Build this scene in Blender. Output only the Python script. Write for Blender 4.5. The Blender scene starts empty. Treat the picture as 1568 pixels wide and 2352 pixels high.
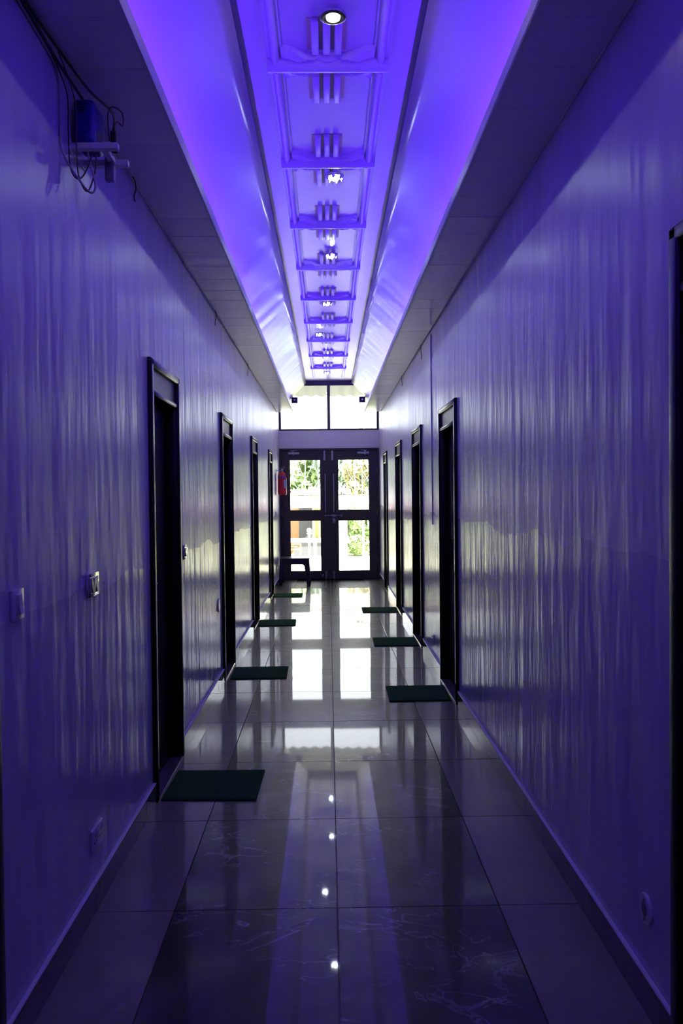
import bpy, bmesh, math, random
from mathutils import Vector, noise, Matrix
random.seed(7)
PI = math.pi
SC = bpy.context.scene
COL = SC.collection

# ------------------------------------------------------------------ camera, sky, sun, exposure
def setup_camera():
    f, W = 1900.0, 1568.0
    yaw, pitch, roll = 0.015463, 0.019719, 0.010454
    fwd0 = Vector((math.sin(yaw), math.cos(yaw), 0)); right0 = Vector((math.cos(yaw), -math.sin(yaw), 0)); up0 = Vector((0, 0, 1))
    fwd = math.cos(pitch)*fwd0 - math.sin(pitch)*up0
    up = math.cos(pitch)*up0 + math.sin(pitch)*fwd0
    right = math.cos(roll)*right0 - math.sin(roll)*up
    up2 = math.cos(roll)*up + math.sin(roll)*right0
    cd = bpy.data.cameras.new('camera'); cd.sensor_fit = 'HORIZONTAL'; cd.sensor_width = 36.0
    cd.lens = f/W*36.0; cd.clip_start = 0.05; cd.clip_end = 300
    co = bpy.data.objects.new('camera', cd); COL.objects.link(co)
    m = Matrix((right, up2, -fwd)).transposed().to_4x4(); m.translation = Vector((0, 0, 1.5))
    co.matrix_world = m
    SC.camera = co
setup_camera()

world = bpy.data.worlds.new('sky'); SC.world = world; world.use_nodes = True
bg = world.node_tree.nodes['Background']
bg.inputs['Color'].default_value = (0.90, 0.96, 1.0, 1); bg.inputs['Strength'].default_value = 5.0

sd = bpy.data.lights.new('sun', 'SUN'); sd.energy = 56.0; sd.angle = math.radians(1.0); sd.color = (1.0, 0.96, 0.87)
so = bpy.data.objects.new('sun', sd); COL.objects.link(so)
so.rotation_euler = Vector((-0.62, 0.22, -0.75)).to_track_quat('-Z', 'Y').to_euler()

pd = bpy.data.lights.new('sky_portal', 'AREA'); pd.shape = 'RECTANGLE'; pd.size = 1.75; pd.size_y = 3.5
pd.cycles.is_portal = True
po = bpy.data.objects.new('sky_portal', pd); COL.objects.link(po)
po.location = (0.02, 15.02, 1.77); po.rotation_euler = (-PI/2, 0, 0)

vs = SC.view_settings
SC.display_settings.display_device = 'sRGB'
vs.view_transform = 'Standard'; vs.look = 'None'; vs.gamma = 1.0; vs.use_curve_mapping = False
vs.exposure = 0.0
SC.cycles.use_denoising = True
SC.cycles.max_bounces = 10; SC.cycles.diffuse_bounces = 6; SC.cycles.glossy_bounces = 5; SC.cycles.transparent_max_bounces = 16
SC.cycles.sample_clamp_indirect = 6.0
SC.cycles.caustics_reflective = True
LED_COLOR = (0.100, 0.020, 1.0)
LED_STRENGTH = 205.0
SPOT_STRENGTH = 90.0

# ------------------------------------------------------------------ key measures (metres)
XL, XR = -0.872, 0.912          # wall faces
YB, YE = -2.6, 14.87            # back wall, end wall
ZS = 2.942                      # soffit underside
ZC = 3.556                      # flat ceiling
LL, LR = -0.590, 0.632          # soffit lips

# ------------------------------------------------------------------ materials
def new_mat(name):
    m = bpy.data.materials.new(name); m.use_nodes = True
    nt = m.node_tree; b = nt.nodes['Principled BSDF']
    return m, nt, b
def pm(name, col, rough=0.5, metal=0.0, spec=0.5, emit=None, estr=0.0, noise_amt=0.0, noise_scale=20.0, bump=0.0, bump_scale=60.0):
    m, nt, b = new_mat(name)
    b.inputs['Base Color'].default_value = (*col, 1); b.inputs['Roughness'].default_value = rough
    b.inputs['Metallic'].default_value = metal; b.inputs['Specular IOR Level'].default_value = spec
    if emit: b.inputs['Emission Color'].default_value = (*emit, 1); b.inputs['Emission Strength'].default_value = estr
    tc = None
    if noise_amt or bump:
        tc = nt.nodes.new('ShaderNodeTexCoord')
    if noise_amt:
        n = nt.nodes.new('ShaderNodeTexNoise'); n.inputs['Scale'].default_value = noise_scale; n.inputs['Detail'].default_value = 5
        nt.links.new(tc.outputs['Object'], n.inputs['Vector'])
        mx = nt.nodes.new('ShaderNodeMix'); mx.data_type = 'RGBA'
        lo = tuple(max(0, c*(1-noise_amt)) for c in col); hi = tuple(min(1, c*(1+noise_amt)) for c in col)
        mx.inputs[6].default_value = (*lo, 1); mx.inputs[7].default_value = (*hi, 1)
        nt.links.new(n.outputs['Fac'], mx.inputs[0]); nt.links.new(mx.outputs[2], b.inputs['Base Color'])
    if bump:
        n2 = nt.nodes.new('ShaderNodeTexNoise'); n2.inputs['Scale'].default_value = bump_scale; n2.inputs['Detail'].default_value = 4
        nt.links.new(tc.outputs['Object'], n2.inputs['Vector'])
        bp = nt.nodes.new('ShaderNodeBump'); bp.inputs['Strength'].default_value = bump; bp.inputs['Distance'].default_value = 0.01
        nt.links.new(n2.outputs['Fac'], bp.inputs['Height']); nt.links.new(bp.outputs['Normal'], b.inputs['Normal'])
    return m

def wall_paint(name, col, r_hi, r_lo, line_z, streak=0.8):
    """gloss wall paint with vertical brush and roller streaks; glossier below an uneven hand-painted line"""
    m, nt, b = new_mat(name); N = nt.nodes; L = nt.links
    tc = N.new('ShaderNodeTexCoord')
    def nz(sx, sy, sz, detail=4, dist=0.0):
        mp = N.new('ShaderNodeMapping'); mp.inputs['Scale'].default_value = (sx, sy, sz)
        L.new(tc.outputs['Object'], mp.inputs['Vector'])
        n = N.new('ShaderNodeTexNoise'); n.inputs['Scale'].default_value = 1.0; n.inputs['Detail'].default_value = detail
        n.inputs['Distortion'].default_value = dist
        L.new(mp.outputs['Vector'], n.inputs['Vector']); return n
    s1 = nz(3, 7.0, 1.3, 2); s2 = nz(8, 22.0, 2.2, 2); s3 = nz(3, 2.2, 1.2, 3)
    add = N.new('ShaderNodeMath'); add.operation = 'MULTIPLY_ADD'; add.inputs[1].default_value = 0.16
    L.new(s2.outputs['Fac'], add.inputs[0]); L.new(s1.outputs['Fac'], add.inputs[2])
    bp = N.new('ShaderNodeBump'); bp.inputs['Strength'].default_value = streak; bp.inputs['Distance'].default_value = 0.012
    L.new(add.outputs[0], bp.inputs['Height']); L.new(bp.outputs['Normal'], b.inputs['Normal'])
    # roughness: glossier coat under a wavy line, patchy
    sep = N.new('ShaderNodeSeparateXYZ'); L.new(tc.outputs['Object'], sep.inputs[0])
    wv = nz(0, 1.3, 0, 4)
    w1 = N.new('ShaderNodeMath'); w1.operation = 'MULTIPLY_ADD'; w1.inputs[1].default_value = 0.22; w1.inputs[2].default_value = line_z-0.11
    L.new(wv.outputs['Fac'], w1.inputs[0])
    gt = N.new('ShaderNodeMath'); gt.operation = 'SUBTRACT'; L.new(sep.outputs['Z'], gt.inputs[0]); L.new(w1.outputs[0], gt.inputs[1])
    mr = N.new('ShaderNodeMapRange'); mr.inputs['From Min'].default_value = -0.004; mr.inputs['From Max'].default_value = 0.004
    mr.inputs['To Min'].default_value = r_lo; mr.inputs['To Max'].default_value = r_hi
    L.new(gt.outputs[0], mr.inputs['Value'])
    ra = N.new('ShaderNodeMath'); ra.operation = 'MULTIPLY_ADD'; ra.inputs[1].default_value = 0.14
    L.new(s3.outputs['Fac'], ra.inputs[0]); L.new(mr.outputs['Result'], ra.inputs[2])
    L.new(ra.outputs[0], b.inputs['Roughness'])
    mx = N.new('ShaderNodeMix'); mx.data_type = 'RGBA'
    mx.inputs[6].default_value = (*[c*0.86 for c in col], 1); mx.inputs[7].default_value = (*col, 1)
    cr = N.new('ShaderNodeMapRange'); cr.inputs['From Min'].default_value = 0.35; cr.inputs['From Max'].default_value = 0.6
    L.new(s1.outputs['Fac'], cr.inputs['Value']); L.new(cr.outputs['Result'], mx.inputs[0])
    L.new(mx.outputs[2], b.inputs['Base Color'])
    b.inputs['IOR'].default_value = 1.36
    return m

def marble(name, base, light, vein, rough, vein_w=0.03, patch=0.5):
    m, nt, b = new_mat(name); N = nt.nodes; L = nt.links
    tc = N.new('ShaderNodeTexCoord'); oi = N.new('ShaderNodeObjectInfo')
    sc = N.new('ShaderNodeVectorMath'); sc.operation = 'SCALE'; sc.inputs['Scale'].default_value = 40.0
    cmb = N.new('ShaderNodeCombineXYZ'); L.new(oi.outputs['Random'], cmb.inputs[0]); L.new(oi.outputs['Random'], cmb.inputs[1])
    L.new(cmb.outputs[0], sc.inputs[0])
    ad = N.new('ShaderNodeVectorMath'); ad.operation = 'ADD'; L.new(tc.outputs['Object'], ad.inputs[0]); L.new(sc.outputs[0], ad.inputs[1])
    n1 = N.new('ShaderNodeTexNoise'); n1.inputs['Scale'].default_value = 3.0; n1.inputs['Detail'].default_value = 8; n1.inputs['Distortion'].default_value = 0.8
    L.new(ad.outputs[0], n1.inputs['Vector'])
    r1 = N.new('ShaderNodeValToRGB'); r1.color_ramp.elements[0].position = 0.45; r1.color_ramp.elements[1].position = 0.78
    r1.color_ramp.elements[0].color = (*base, 1); r1.color_ramp.elements[1].color = (*light, 1)
    L.new(n1.outputs['Fac'], r1.inputs['Fac'])
    n2 = N.new('ShaderNodeTexNoise'); n2.inputs['Scale'].default_value = 2.6; n2.inputs['Detail'].default_value = 9; n2.inputs['Distortion'].default_value = 1.6
    mp = N.new('ShaderNodeMapping'); mp.inputs['Scale'].default_value = (1.0, 1.7, 1); mp.inputs['Location'].default_value = (3.1, 7.7, 0)
    L.new(ad.outputs[0], mp.inputs['Vector']); L.new(mp.outputs[0], n2.inputs['Vector'])
    ab = N.new('ShaderNodeMath'); ab.operation = 'SUBTRACT'; ab.inputs[1].default_value = 0.5; L.new(n2.outputs['Fac'], ab.inputs[0])
    ab2 = N.new('ShaderNodeMath'); ab2.operation = 'ABSOLUTE'; L.new(ab.outputs[0], ab2.inputs[0])
    mr = N.new('ShaderNodeMapRange'); mr.inputs['From Min'].default_value = 0.0; mr.inputs['From Max'].default_value = vein_w
    mr.inputs['To Min'].default_value = 1.0; mr.inputs['To Max'].default_value = 0.0; L.new(ab2.outputs[0], mr.inputs['Value'])
    n3 = N.new('ShaderNodeTexNoise'); n3.inputs['Scale'].default_value = 2.2; n3.inputs['Detail'].default_value = 2; L.new(ad.outputs[0], n3.inputs['Vector'])
    mr3 = N.new('ShaderNodeMapRange'); mr3.inputs['From Min'].default_value = 0.48; mr3.inputs['From Max'].default_value = 0.68; L.new(n3.outputs['Fac'], mr3.inputs['Value'])
    mu = N.new('ShaderNodeMath'); mu.operation = 'MULTIPLY'; L.new(mr.outputs[0], mu.inputs[0]); L.new(mr3.outputs[0], mu.inputs[1])
    mx = N.new('ShaderNodeMix'); mx.data_type = 'RGBA'; mx.inputs[7].default_value = (*vein, 1)
    L.new(mu.outputs[0], mx.inputs[0]); L.new(r1.outputs['Color'], mx.inputs[6]); L.new(mx.outputs[2], b.inputs['Base Color'])
    b.inputs['Roughness'].default_value = 0.36
    b.inputs['IOR'].default_value = 1.25; b.inputs['Coat IOR'].default_value = 1.22; b.inputs['Coat Weight'].default_value = 1.0; b.inputs['Coat Roughness'].default_value = rough
    nb = N.new('ShaderNodeTexNoise'); nb.inputs['Scale'].default_value = 4.0; nb.inputs['Detail'].default_value = 2; L.new(ad.outputs[0], nb.inputs['Vector'])
    bp = N.new('ShaderNodeBump'); bp.inputs['Strength'].default_value = 0.06; bp.inputs['Distance'].default_value = 0.01
    L.new(nb.outputs['Fac'], bp.inputs['Height']); L.new(bp.outputs['Normal'], b.inputs['Normal'])
    return m

def glass_mat(name, tint=(1, 1, 1)):
    m = bpy.data.materials.new(name); m.use_nodes = True; nt = m.node_tree; N = nt.nodes; L = nt.links
    N.clear(); out = N.new('ShaderNodeOutputMaterial'); mix = N.new('ShaderNodeMixShader')
    tr = N.new('ShaderNodeBsdfTransparent'); tr.inputs['Color'].default_value = (*tint, 1)
    gl = N.new('ShaderNodeBsdfGlossy'); gl.inputs['Roughness'].default_value = 0.02
    fr = N.new('ShaderNodeFresnel'); fr.inputs['IOR'].default_value = 1.45
    L.new(fr.outputs[0], mix.inputs[0]); L.new(tr.outputs[0], mix.inputs[1]); L.new(gl.outputs[0], mix.inputs[2]); L.new(mix.outputs[0], out.inputs['Surface'])
    return m

M = {}
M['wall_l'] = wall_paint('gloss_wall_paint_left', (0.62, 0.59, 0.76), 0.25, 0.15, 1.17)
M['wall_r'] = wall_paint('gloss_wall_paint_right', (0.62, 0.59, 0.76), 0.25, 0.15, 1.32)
M['wall_e'] = pm('end_wall_paint', (0.86, 0.86, 0.86), 0.45, bump=0.1, bump_scale=25)
def soffit_paint(name, col):
    m, nt, b = new_mat(name); N = nt.nodes; L = nt.links
    g = N.new('ShaderNodeNewGeometry'); mp = N.new('ShaderNodeMapping'); mp.inputs['Scale'].default_value = (0.8, 9.0, 1.0)
    L.new(g.outputs['Position'], mp.inputs['Vector'])
    n = N.new('ShaderNodeTexNoise'); n.inputs['Scale'].default_value = 1.0; n.inputs['Detail'].default_value = 4; L.new(mp.outputs[0], n.inputs['Vector'])
    bp = N.new('ShaderNodeBump'); bp.inputs['Strength'].default_value = 0.55; bp.inputs['Distance'].default_value = 0.008
    L.new(n.outputs['Fac'], bp.inputs['Height']); L.new(bp.outputs['Normal'], b.inputs['Normal'])
    b.inputs['Base Color'].default_value = (*col, 1); b.inputs['Roughness'].default_value = 0.24
    return m
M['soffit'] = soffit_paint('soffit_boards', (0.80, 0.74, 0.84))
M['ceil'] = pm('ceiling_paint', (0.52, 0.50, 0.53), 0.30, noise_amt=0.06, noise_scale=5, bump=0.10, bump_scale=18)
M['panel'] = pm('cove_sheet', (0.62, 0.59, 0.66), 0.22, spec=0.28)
M['plaster'] = pm('moulded_plaster', (0.54, 0.52, 0.57), 0.36, bump=0.15, bump_scale=70)
M['olive'] = pm('olive_groove_paint', (0.46, 0.42, 0.27), 0.5)
M['slab'] = pm('concrete_slab', (0.3, 0.3, 0.3), 0.9)
M['lip'] = pm('lip_paint', (0.72, 0.72, 0.76), 0.4, noise_amt=0.04, noise_scale=9)
M['dark_tile'] = marble('dark_marble_tile', (0.016, 0.018, 0.011), (0.08, 0.08, 0.065), (0.34, 0.34, 0.32), 0.03, 0.013)
M['border_tile'] = marble('beige_border_tile', (0.20, 0.19, 0.115), (0.24, 0.225, 0.145), (0.16, 0.13, 0.075), 0.045, 0.012)
M['skirting'] = pm('skirting_stone', (0.13, 0.11, 0.12), 0.10, noise_amt=0.2, noise_scale=8)
M['ledge'] = pm('ledge_paint', (0.70, 0.69, 0.78), 0.6, bump=0.2, bump_scale=90)
M['grout'] = pm('grout', (0.42, 0.41, 0.40), 0.7)
M['black'] = pm('black_gloss_paint', (0.005, 0.0045, 0.005), 0.30, spec=0.22, bump=0.05, bump_scale=40)
M['blackleaf'] = pm('black_door_leaf', (0.004, 0.0035, 0.004), 0.6, spec=0.15)
M['transom'] = pm('stained_head_panel', (0.055, 0.043, 0.040), 0.38, spec=0.3, noise_amt=0.35, noise_scale=30)
M['brown'] = pm('dark_brown_metal', (0.045, 0.039, 0.032), 0.5, noise_amt=0.2, noise_scale=12)
M['steel'] = pm('dull_steel', (0.35, 0.34, 0.34), 0.4, metal=0.8)
M['alu'] = pm('silver_paint', (0.42, 0.42, 0.47), 0.45, metal=0.3)
M['brass'] = pm('brass', (0.45, 0.33, 0.15), 0.35, metal=0.9)
M['chrome'] = pm('chrome', (0.75, 0.75, 0.78), 0.12, metal=1.0)
M['white_plastic'] = pm('white_plastic', (0.72, 0.72, 0.74), 0.25)
M['grey_plastic'] = pm('grey_plastic', (0.16, 0.15, 0.17), 0.4)
M['mat'] = pm('green_mat_fibre', (0.014, 0.12, 0.022), 0.95, spec=0.1, noise_amt=0.35, noise_scale=240, bump=0.9, bump_scale=420)
M['mat_edge'] = pm('green_mat_edge', (0.008, 0.06, 0.016), 0.9, spec=0.1)
M['red'] = pm('extinguisher_red', (0.72, 0.035, 0.025), 0.3)
M['label'] = pm('white_label', (0.7, 0.7, 0.72), 0.5)
M['bluelabel'] = pm('blue_label', (0.10, 0.12, 0.50), 0.5)
M['rubber'] = pm('black_rubber', (0.012, 0.012, 0.012), 0.6)
M['stool'] = pm('black_stool_plastic', (0.018, 0.018, 0.020), 0.3)
M['bluebox'] = pm('blue_plastic_box', (0.015, 0.02, 0.20), 0.35)
M['cable_d'] = pm('dark_cable', (0.02, 0.018, 0.018), 0.5)
M['cable_b'] = pm('brown_cable', (0.10, 0.05, 0.035), 0.5)
M['cable_w'] = pm('grey_cable', (0.40, 0.40, 0.42), 0.5)
M['led'] = pm('blue_led_emitter', (0.1, 0.1, 0.1), 0.5, emit=LED_COLOR, estr=LED_STRENGTH)
M['neon'] = pm('red_neon', (0.3, 0.0, 0.0), 0.4, emit=(1.0, 0.03, 0.06), estr=0.8)
M['bulb_warm'] = pm('warm_bulb', (0.8, 0.8, 0.8), 0.4, emit=(1.0, 0.80, 0.55), estr=SPOT_STRENGTH*1.25)
M['bulb_cool'] = pm('cool_bulb', (0.8, 0.8, 0.8), 0.4, emit=(0.78, 0.90, 1.0), estr=SPOT_STRENGTH*1.45)
M['facet'] = pm('crystal_facet', (0.85, 0.88, 0.92), 0.06, metal=0.7)
M['glass'] = glass_mat('clear_glass')
M['sheet'] = pm('corrugated_sheet', (0.16, 0.165, 0.155), 0.9, spec=0.0)
M['white'] = pm('outdoor_white', (0.82, 0.82, 0.82), 0.5)
M['redtrim'] = pm('faded_red_fabric', (0.40, 0.15, 0.17), 0.8)
M['grass'] = pm('grass_ground', (0.50, 0.50, 0.33), 0.95, spec=0.1, noise_amt=0.3, noise_scale=1.2)
M['paving'] = pm('paving', (0.72, 0.71, 0.66), 0.8)
M['leafa'] = pm('light_leaves', (0.33, 0.44, 0.20), 0.8, spec=0.2, noise_amt=0.25, noise_scale=3)
M['leafb'] = pm('bluish_leaves', (0.33, 0.42, 0.31), 0.8, spec=0.2, noise_amt=0.25, noise_scale=3)
M['leafc'] = pm('yellow_leaves', (0.38, 0.36, 0.18), 0.8, spec=0.2, noise_amt=0.3, noise_scale=3)
M['bark'] = pm('bark', (0.40, 0.30, 0.22), 0.9)
M['rope'] = pm('pale_rope', (0.50, 0.52, 0.40), 0.8)
M['curtain'] = pm('yellow_curtain', (0.36, 0.30, 0.11), 0.8)
M['orange'] = pm('orange_wood', (0.30, 0.16, 0.09), 0.7)
M['rim_and_shade'] = pm('dark_rim_and_shade', (0.07, 0.075, 0.09), 0.8)  # floodlight rim and counter base; also paints the shade in the pavilion opening
M['globe'] = pm('opal_globe', (0.85, 0.84, 0.78), 0.3)

# ------------------------------------------------------------------ mesh builder
class MB:
    def __init__(self):
        self.bm = bmesh.new()
    def box(self, a, b, bev=0.0, seg=2):
        x0, y0, z0 = [min(p, q) for p, q in zip(a, b)]; x1, y1, z1 = [max(p, q) for p, q in zip(a, b)]
        t = bmesh.new()
        vs_ = [t.verts.new(p) for p in ((x0,y0,z0),(x1,y0,z0),(x1,y1,z0),(x0,y1,z0),(x0,y0,z1),(x1,y0,z1),(x1,y1,z1),(x0,y1,z1))]
        for q in ((3,2,1,0),(4,5,6,7),(0,1,5,4),(1,2,6,5),(2,3,7,6),(3,0,4,7)): t.faces.new([vs_[i] for i in q])
        if bev > 0:
            bmesh.ops.bevel(t, geom=t.edges[:], offset=bev, segments=seg, affect='EDGES', profile=0.5)
        self.merge(t); return self
    def merge(self, t):
        me = bpy.data.meshes.new('tmp'); t.to_mesh(me); t.free(); self.bm.from_mesh(me); bpy.data.meshes.remove(me)
    def prism(self, pts, d, axis='z', bev=0.0):
        """closed 2-D outline extruded from d[0] to d[1] along axis"""
        def p3(p, k):
            return {'z': (p[0], p[1], k), 'y': (p[0], k, p[1]), 'x': (k, p[0], p[1])}[axis]
        t = bmesh.new()
        a = [t.verts.new(p3(p, d[0])) for p in pts]; b = [t.verts.new(p3(p, d[1])) for p in pts]
        t.faces.new(a); t.faces.new(b[::-1]); n = len(pts)
        for i in range(n): t.faces.new((a[i], b[i], b[(i+1) % n], a[(i+1) % n]))
        bmesh.ops.recalc_face_normals(t, faces=t.faces[:])
        if bev: bmesh.ops.bevel(t, geom=t.edges[:], offset=bev, segments=1, affect='EDGES')
        self.merge(t); return self
    def tube(self, pts, r, seg=8, cap=True):
        pts = [Vector(p) for p in pts]; rs = r if isinstance(r, (list, tuple)) else [r]*len(pts)
        rings = []; prev = None
        for i, p in enumerate(pts):
            d = (pts[min(i+1, len(pts)-1)] - pts[max(i-1, 0)]).normalized()
            if prev is None:
                u = d.orthogonal().normalized()
            else:
                u = (prev - d*prev.dot(d)).normalized()
            prev = u; v = d.cross(u)
            rings.append([self.bm.verts.new(p + rs[i]*(math.cos(2*PI*k/seg)*u + math.sin(2*PI*k/seg)*v)) for k in range(seg)])
        for a, b in zip(rings, rings[1:]):
            for k in range(seg): self.bm.faces.new((a[k], a[(k+1) % seg], b[(k+1) % seg], b[k]))
        if cap:
            self.bm.faces.new(rings[0][::-1]); self.bm.faces.new(rings[-1])
        return self
    def lathe(self, prof, c=(0, 0, 0), seg=20, axis='z'):
        """profile of (radius, height) about an axis through c; open ends are capped"""
        def p3(r, h, k):
            a = 2*PI*k/seg; u, v = r*math.cos(a), r*math.sin(a)
            q = {'z': (u, v, h), 'x': (h, u, v), 'y': (v, h, u)}[axis]
            return (c[0]+q[0], c[1]+q[1], c[2]+q[2])
        rings = [[self.bm.verts.new(p3(r, h, k)) for k in range(seg)] for r, h in prof]
        for a, b in zip(rings, rings[1:]):
            for k in range(seg): self.bm.faces.new((a[k], a[(k+1) % seg], b[(k+1) % seg], b[k]))
        if prof[0][0] > 1e-5: self.bm.faces.new(rings[0][::-1])
        if prof[-1][0] > 1e-5: self.bm.faces.new(rings[-1])
        return self
    def grid(self, fn, nu, nv):
        """surface fn(i/nu, j/nv)"""
        g = [[self.bm.verts.new(fn(i/nu, j/nv)) for j in range(nv+1)] for i in range(nu+1)]
        for i in range(nu):
            for j in range(nv): self.bm.faces.new((g[i][j], g[i+1][j], g[i+1][j+1], g[i][j+1]))
        return self
    def quad(self, *ps):
        self.bm.faces.new([self.bm.verts.new(p) for p in ps]); return self
    def mesh(self, name, mat, origin=(0, 0, 0), smooth=None, recalc=True):
        o = Vector(origin)
        for v in self.bm.verts: v.co -= o
        if recalc: bmesh.ops.recalc_face_normals(self.bm, faces=self.bm.faces[:])
        me = bpy.data.meshes.new(name); self.bm.to_mesh(me); self.bm.free()
        if mat: me.materials.append(mat)
        if smooth is not None:
            for p in me.polygons: p.use_smooth = True
            try: me.set_sharp_from_angle(angle=math.radians(smooth))
            except Exception: pass
        return me
    def build(self, name, mat, parent=None, origin=(0, 0, 0), smooth=None, recalc=True):
        return link(name, self.mesh(name, mat, origin, smooth, recalc), parent, origin)

def wloc(o):
    l = Vector(o.location)
    while o.parent: o = o.parent; l = l + Vector(o.location)
    return l
def link(name, me, parent=None, origin=(0, 0, 0)):
    ob = bpy.data.objects.new(name, me); COL.objects.link(ob)
    if parent:
        ob.parent = parent; ob.location = Vector(origin) - wloc(parent)
    else: ob.location = origin
    return ob
def tag(o, label=None, cat=None, group=None, kind=None):
    if label: o['label'] = label
    if cat: o['category'] = cat
    if group: o['group'] = group
    if kind: o['kind'] = kind
    return o
def empty(name, loc, label=None, cat=None, group=None, kind=None):
    o = bpy.data.objects.new(name, None); COL.objects.link(o); o.location = loc; o.empty_display_size = 0.1
    return tag(o, label, cat, group, kind)

# ------------------------------------------------------------------ doors table (needed for the wall openings)
LEFT_DOORS = [(1.25, 2.145), (4.035, 4.80), (6.70, 7.47), (9.33, 10.08), (12.03, 12.72)]
RIGHT_DOORS = [(1.30, 2.158), (5.83, 6.70), (8.02, 8.87), (10.23, 11.06), (12.72, 13.44)]
DOOR_H = 2.185

# ------------------------------------------------------------------ floor
floor = empty('floor', (0, 0, 0), kind='structure')
MB().box((XL-0.15, YB-0.15, -0.12), (XR+0.15, YE+0.12, -0.012)).build('screed', M['grout'], floor)
T = 0.832; G = 0.0016
xd0, xc, xd1 = -0.575, 0.0165, 0.606
def tile_mesh(name, w, l, mat):
    return MB().box((-w/2+G, -l/2+G, -0.012), (w/2-G, l/2-G, 0.0), 0.0012, 1).mesh(name, M[mat])
cols = [('border_tile', XL, xd0), ('dark_tile', xd0, xc), ('dark_tile', xc, xd1), ('border_tile', xd1, XR)]
y_first = 2.983 - 7*T
cache = {}
k = 0
y = y_first
while y < YE - 0.01:
    y1 = min(y+T, YE+0.10)
    for ci, (kind, a, b) in enumerate(cols):
        key = (ci, round(y1-y, 3))
        if key not in cache: cache[key] = tile_mesh(kind, b-a, y1-y, kind)
        o = link(kind, cache[key], floor, ((a+b)/2, (y+y1)/2, 0))
        o.rotation_euler = (random.uniform(-1, 1)*0.0011, random.uniform(-1, 1)*0.0011, 0)
    y = y1

# ------------------------------------------------------------------ walls
ZT = 3.72
def side_wall(name, s, X, doors, mat):
    mb = MB(); x0, x1 = X, X + s*0.15
    y = YB
    for a, b in doors:
        mb.box((x0, y, -0.1), (x1, a, ZT)); mb.box((x0, a, DOOR_H), (x1, b, ZT)); y = b
    mb.box((x0, y, -0.1), (x1, YE+0.12, ZT))
    return tag(mb.build(name, mat), kind='structure')
side_wall('wall_left', -1, XL, LEFT_DOORS, M['wall_l'])
side_wall('wall_right', 1, XR, RIGHT_DOORS, M['wall_r'])
tag(MB().box((XL, YB-0.15, -0.1), (XR, YB, ZT)).build('wall_back', M['wall_e']), kind='structure')
tag(MB().box((XL, YE-0.03, 2.350), (XR, YE+0.12, 2.672)).box((XL, YE-0.03, 3.556), (XR, YE+0.12, ZT)).build('wall_end', M['wall_e']), kind='structure')

# skirting: stone strip tiles with a painted ledge on top, broken at the doors
def skirting(name, s, X, doors):
    root = empty(name, (X, 0, 0), kind='structure')
    spans = []; y = YB
    for a, b in doors: spans.append((y, a)); y = b
    spans.append((y, YE-0.06))
    h = 0.100
    for a, b in spans:
        xs, xe = X, X - s*0.015
        MB().box((xs, a, h), (xe - s*0.001, b, h+0.006), 0.002, 1).build('skirting_ledge', M['ledge'], root, (X, a, h), smooth=40)
        c = y_first
        cuts = [a]
        while c < b:
            if c > a+0.04 and c < b-0.04: cuts.append(c)
            c += T
        cuts.append(b)
        for p, q in zip(cuts, cuts[1:]):
            MB().box((xs, p+0.001, 0.0), (xe, q-0.001, h), 0.001, 1).build('skirting_tile', M['skirting'], root, (X, p, 0))
skirting('baseboard_left', -1, XL, LEFT_DOORS)
skirting('baseboard_right', 1, XR, RIGHT_DOORS)

# ------------------------------------------------------------------ ceiling
ceiling = empty('ceiling', (0, 0, ZC), kind='structure')
MB().box((XL-0.15, YB-0.15, 3.66), (XR+0.15, YE+0.12, ZT)).build('roof_slab', M['slab'], ceiling, (0, 0, ZC))
YSE = 14.22       # the soffits stop short of the end wall
PW = 0.30
lw = XL; 
def plank_mesh(w):
    return MB().box((-w/2, -PW/2+0.0007, 0.0), (w/2, PW/2-0.0007, 0.010), 0.0009, 1).mesh('soffit_plank', M['soffit'])
pl, pr = plank_mesh(LL-XL), plank_mesh(XR-LR)
y = YSE
while y > YB:
    for me, xm in ((pl, (LL+XL)/2), (pr, (LR+XR)/2)):
        o = link('soffit_plank', me, ceiling, (xm, y-PW/2, ZS + random.uniform(-0.0006, 0.0006)))
        o.rotation_euler = (random.uniform(-0.004, 0.004), 0, 0)
    y -= PW
LIPT = ZS + 0.056
for s, X in ((-1, LL), (1, LR)):
    MB().box((X, YB, ZS-0.002), (X + s*0.012, YSE, LIPT), 0.001, 1).build('soffit_lip', M['lip'], ceiling, (X, 0, ZS))
# wall-line bead under the soffits
for s, X in ((-1, XL), (1, XR)):
    pts = []
    n = 90
    for i in range(n+1):
        yy = YB + (YSE-YB)*i/n
        pts.append((X - s*0.004, yy, ZS - 0.0040 + 0.0025*noise.noise((yy*3.1, s*4.0, 0))))
    MB().tube(pts, 0.0042, 6).build('sealant_bead', M['ledge'], ceiling, (X, 0, ZS))
# sloping cove sheets, slightly rippled thin board
PT = 3.520
def cove_panel(s, xt, xb):
    def fn(u, v):
        yy = YB + (14.80-YB)*u
        x = xt + (xb-xt)*v; z = PT + (2.99-PT)*v
        sag = 0.020*math.sin(PI*v)
        rp = 0.010*noise.noise((yy*2.4 + v*0.9, v*0.6, s*5.0)) + 0.0050*noise.noise((yy*5.5 + v*1.6, v*0.8, s*9.0))
        fade = min(1.0, max(0.12, (yy-4.5)/4.0))
        d = (sag + rp*fade)
        nx, nz = -s*0.76, -0.65     # towards the corridor
        return (x - nx*d*0.9, yy, z - nz*d*0.9)
    mb = MB(); mb.grid(fn, 640, 10)
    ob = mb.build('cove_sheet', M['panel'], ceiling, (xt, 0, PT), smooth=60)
    sol = ob.modifiers.new('thickness', 'SOLIDIFY'); sol.thickness = 0.006; sol.offset = 1.0 if s < 0 else 1.0
    return ob
cove_panel(-1, -0.384, -0.84)
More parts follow.
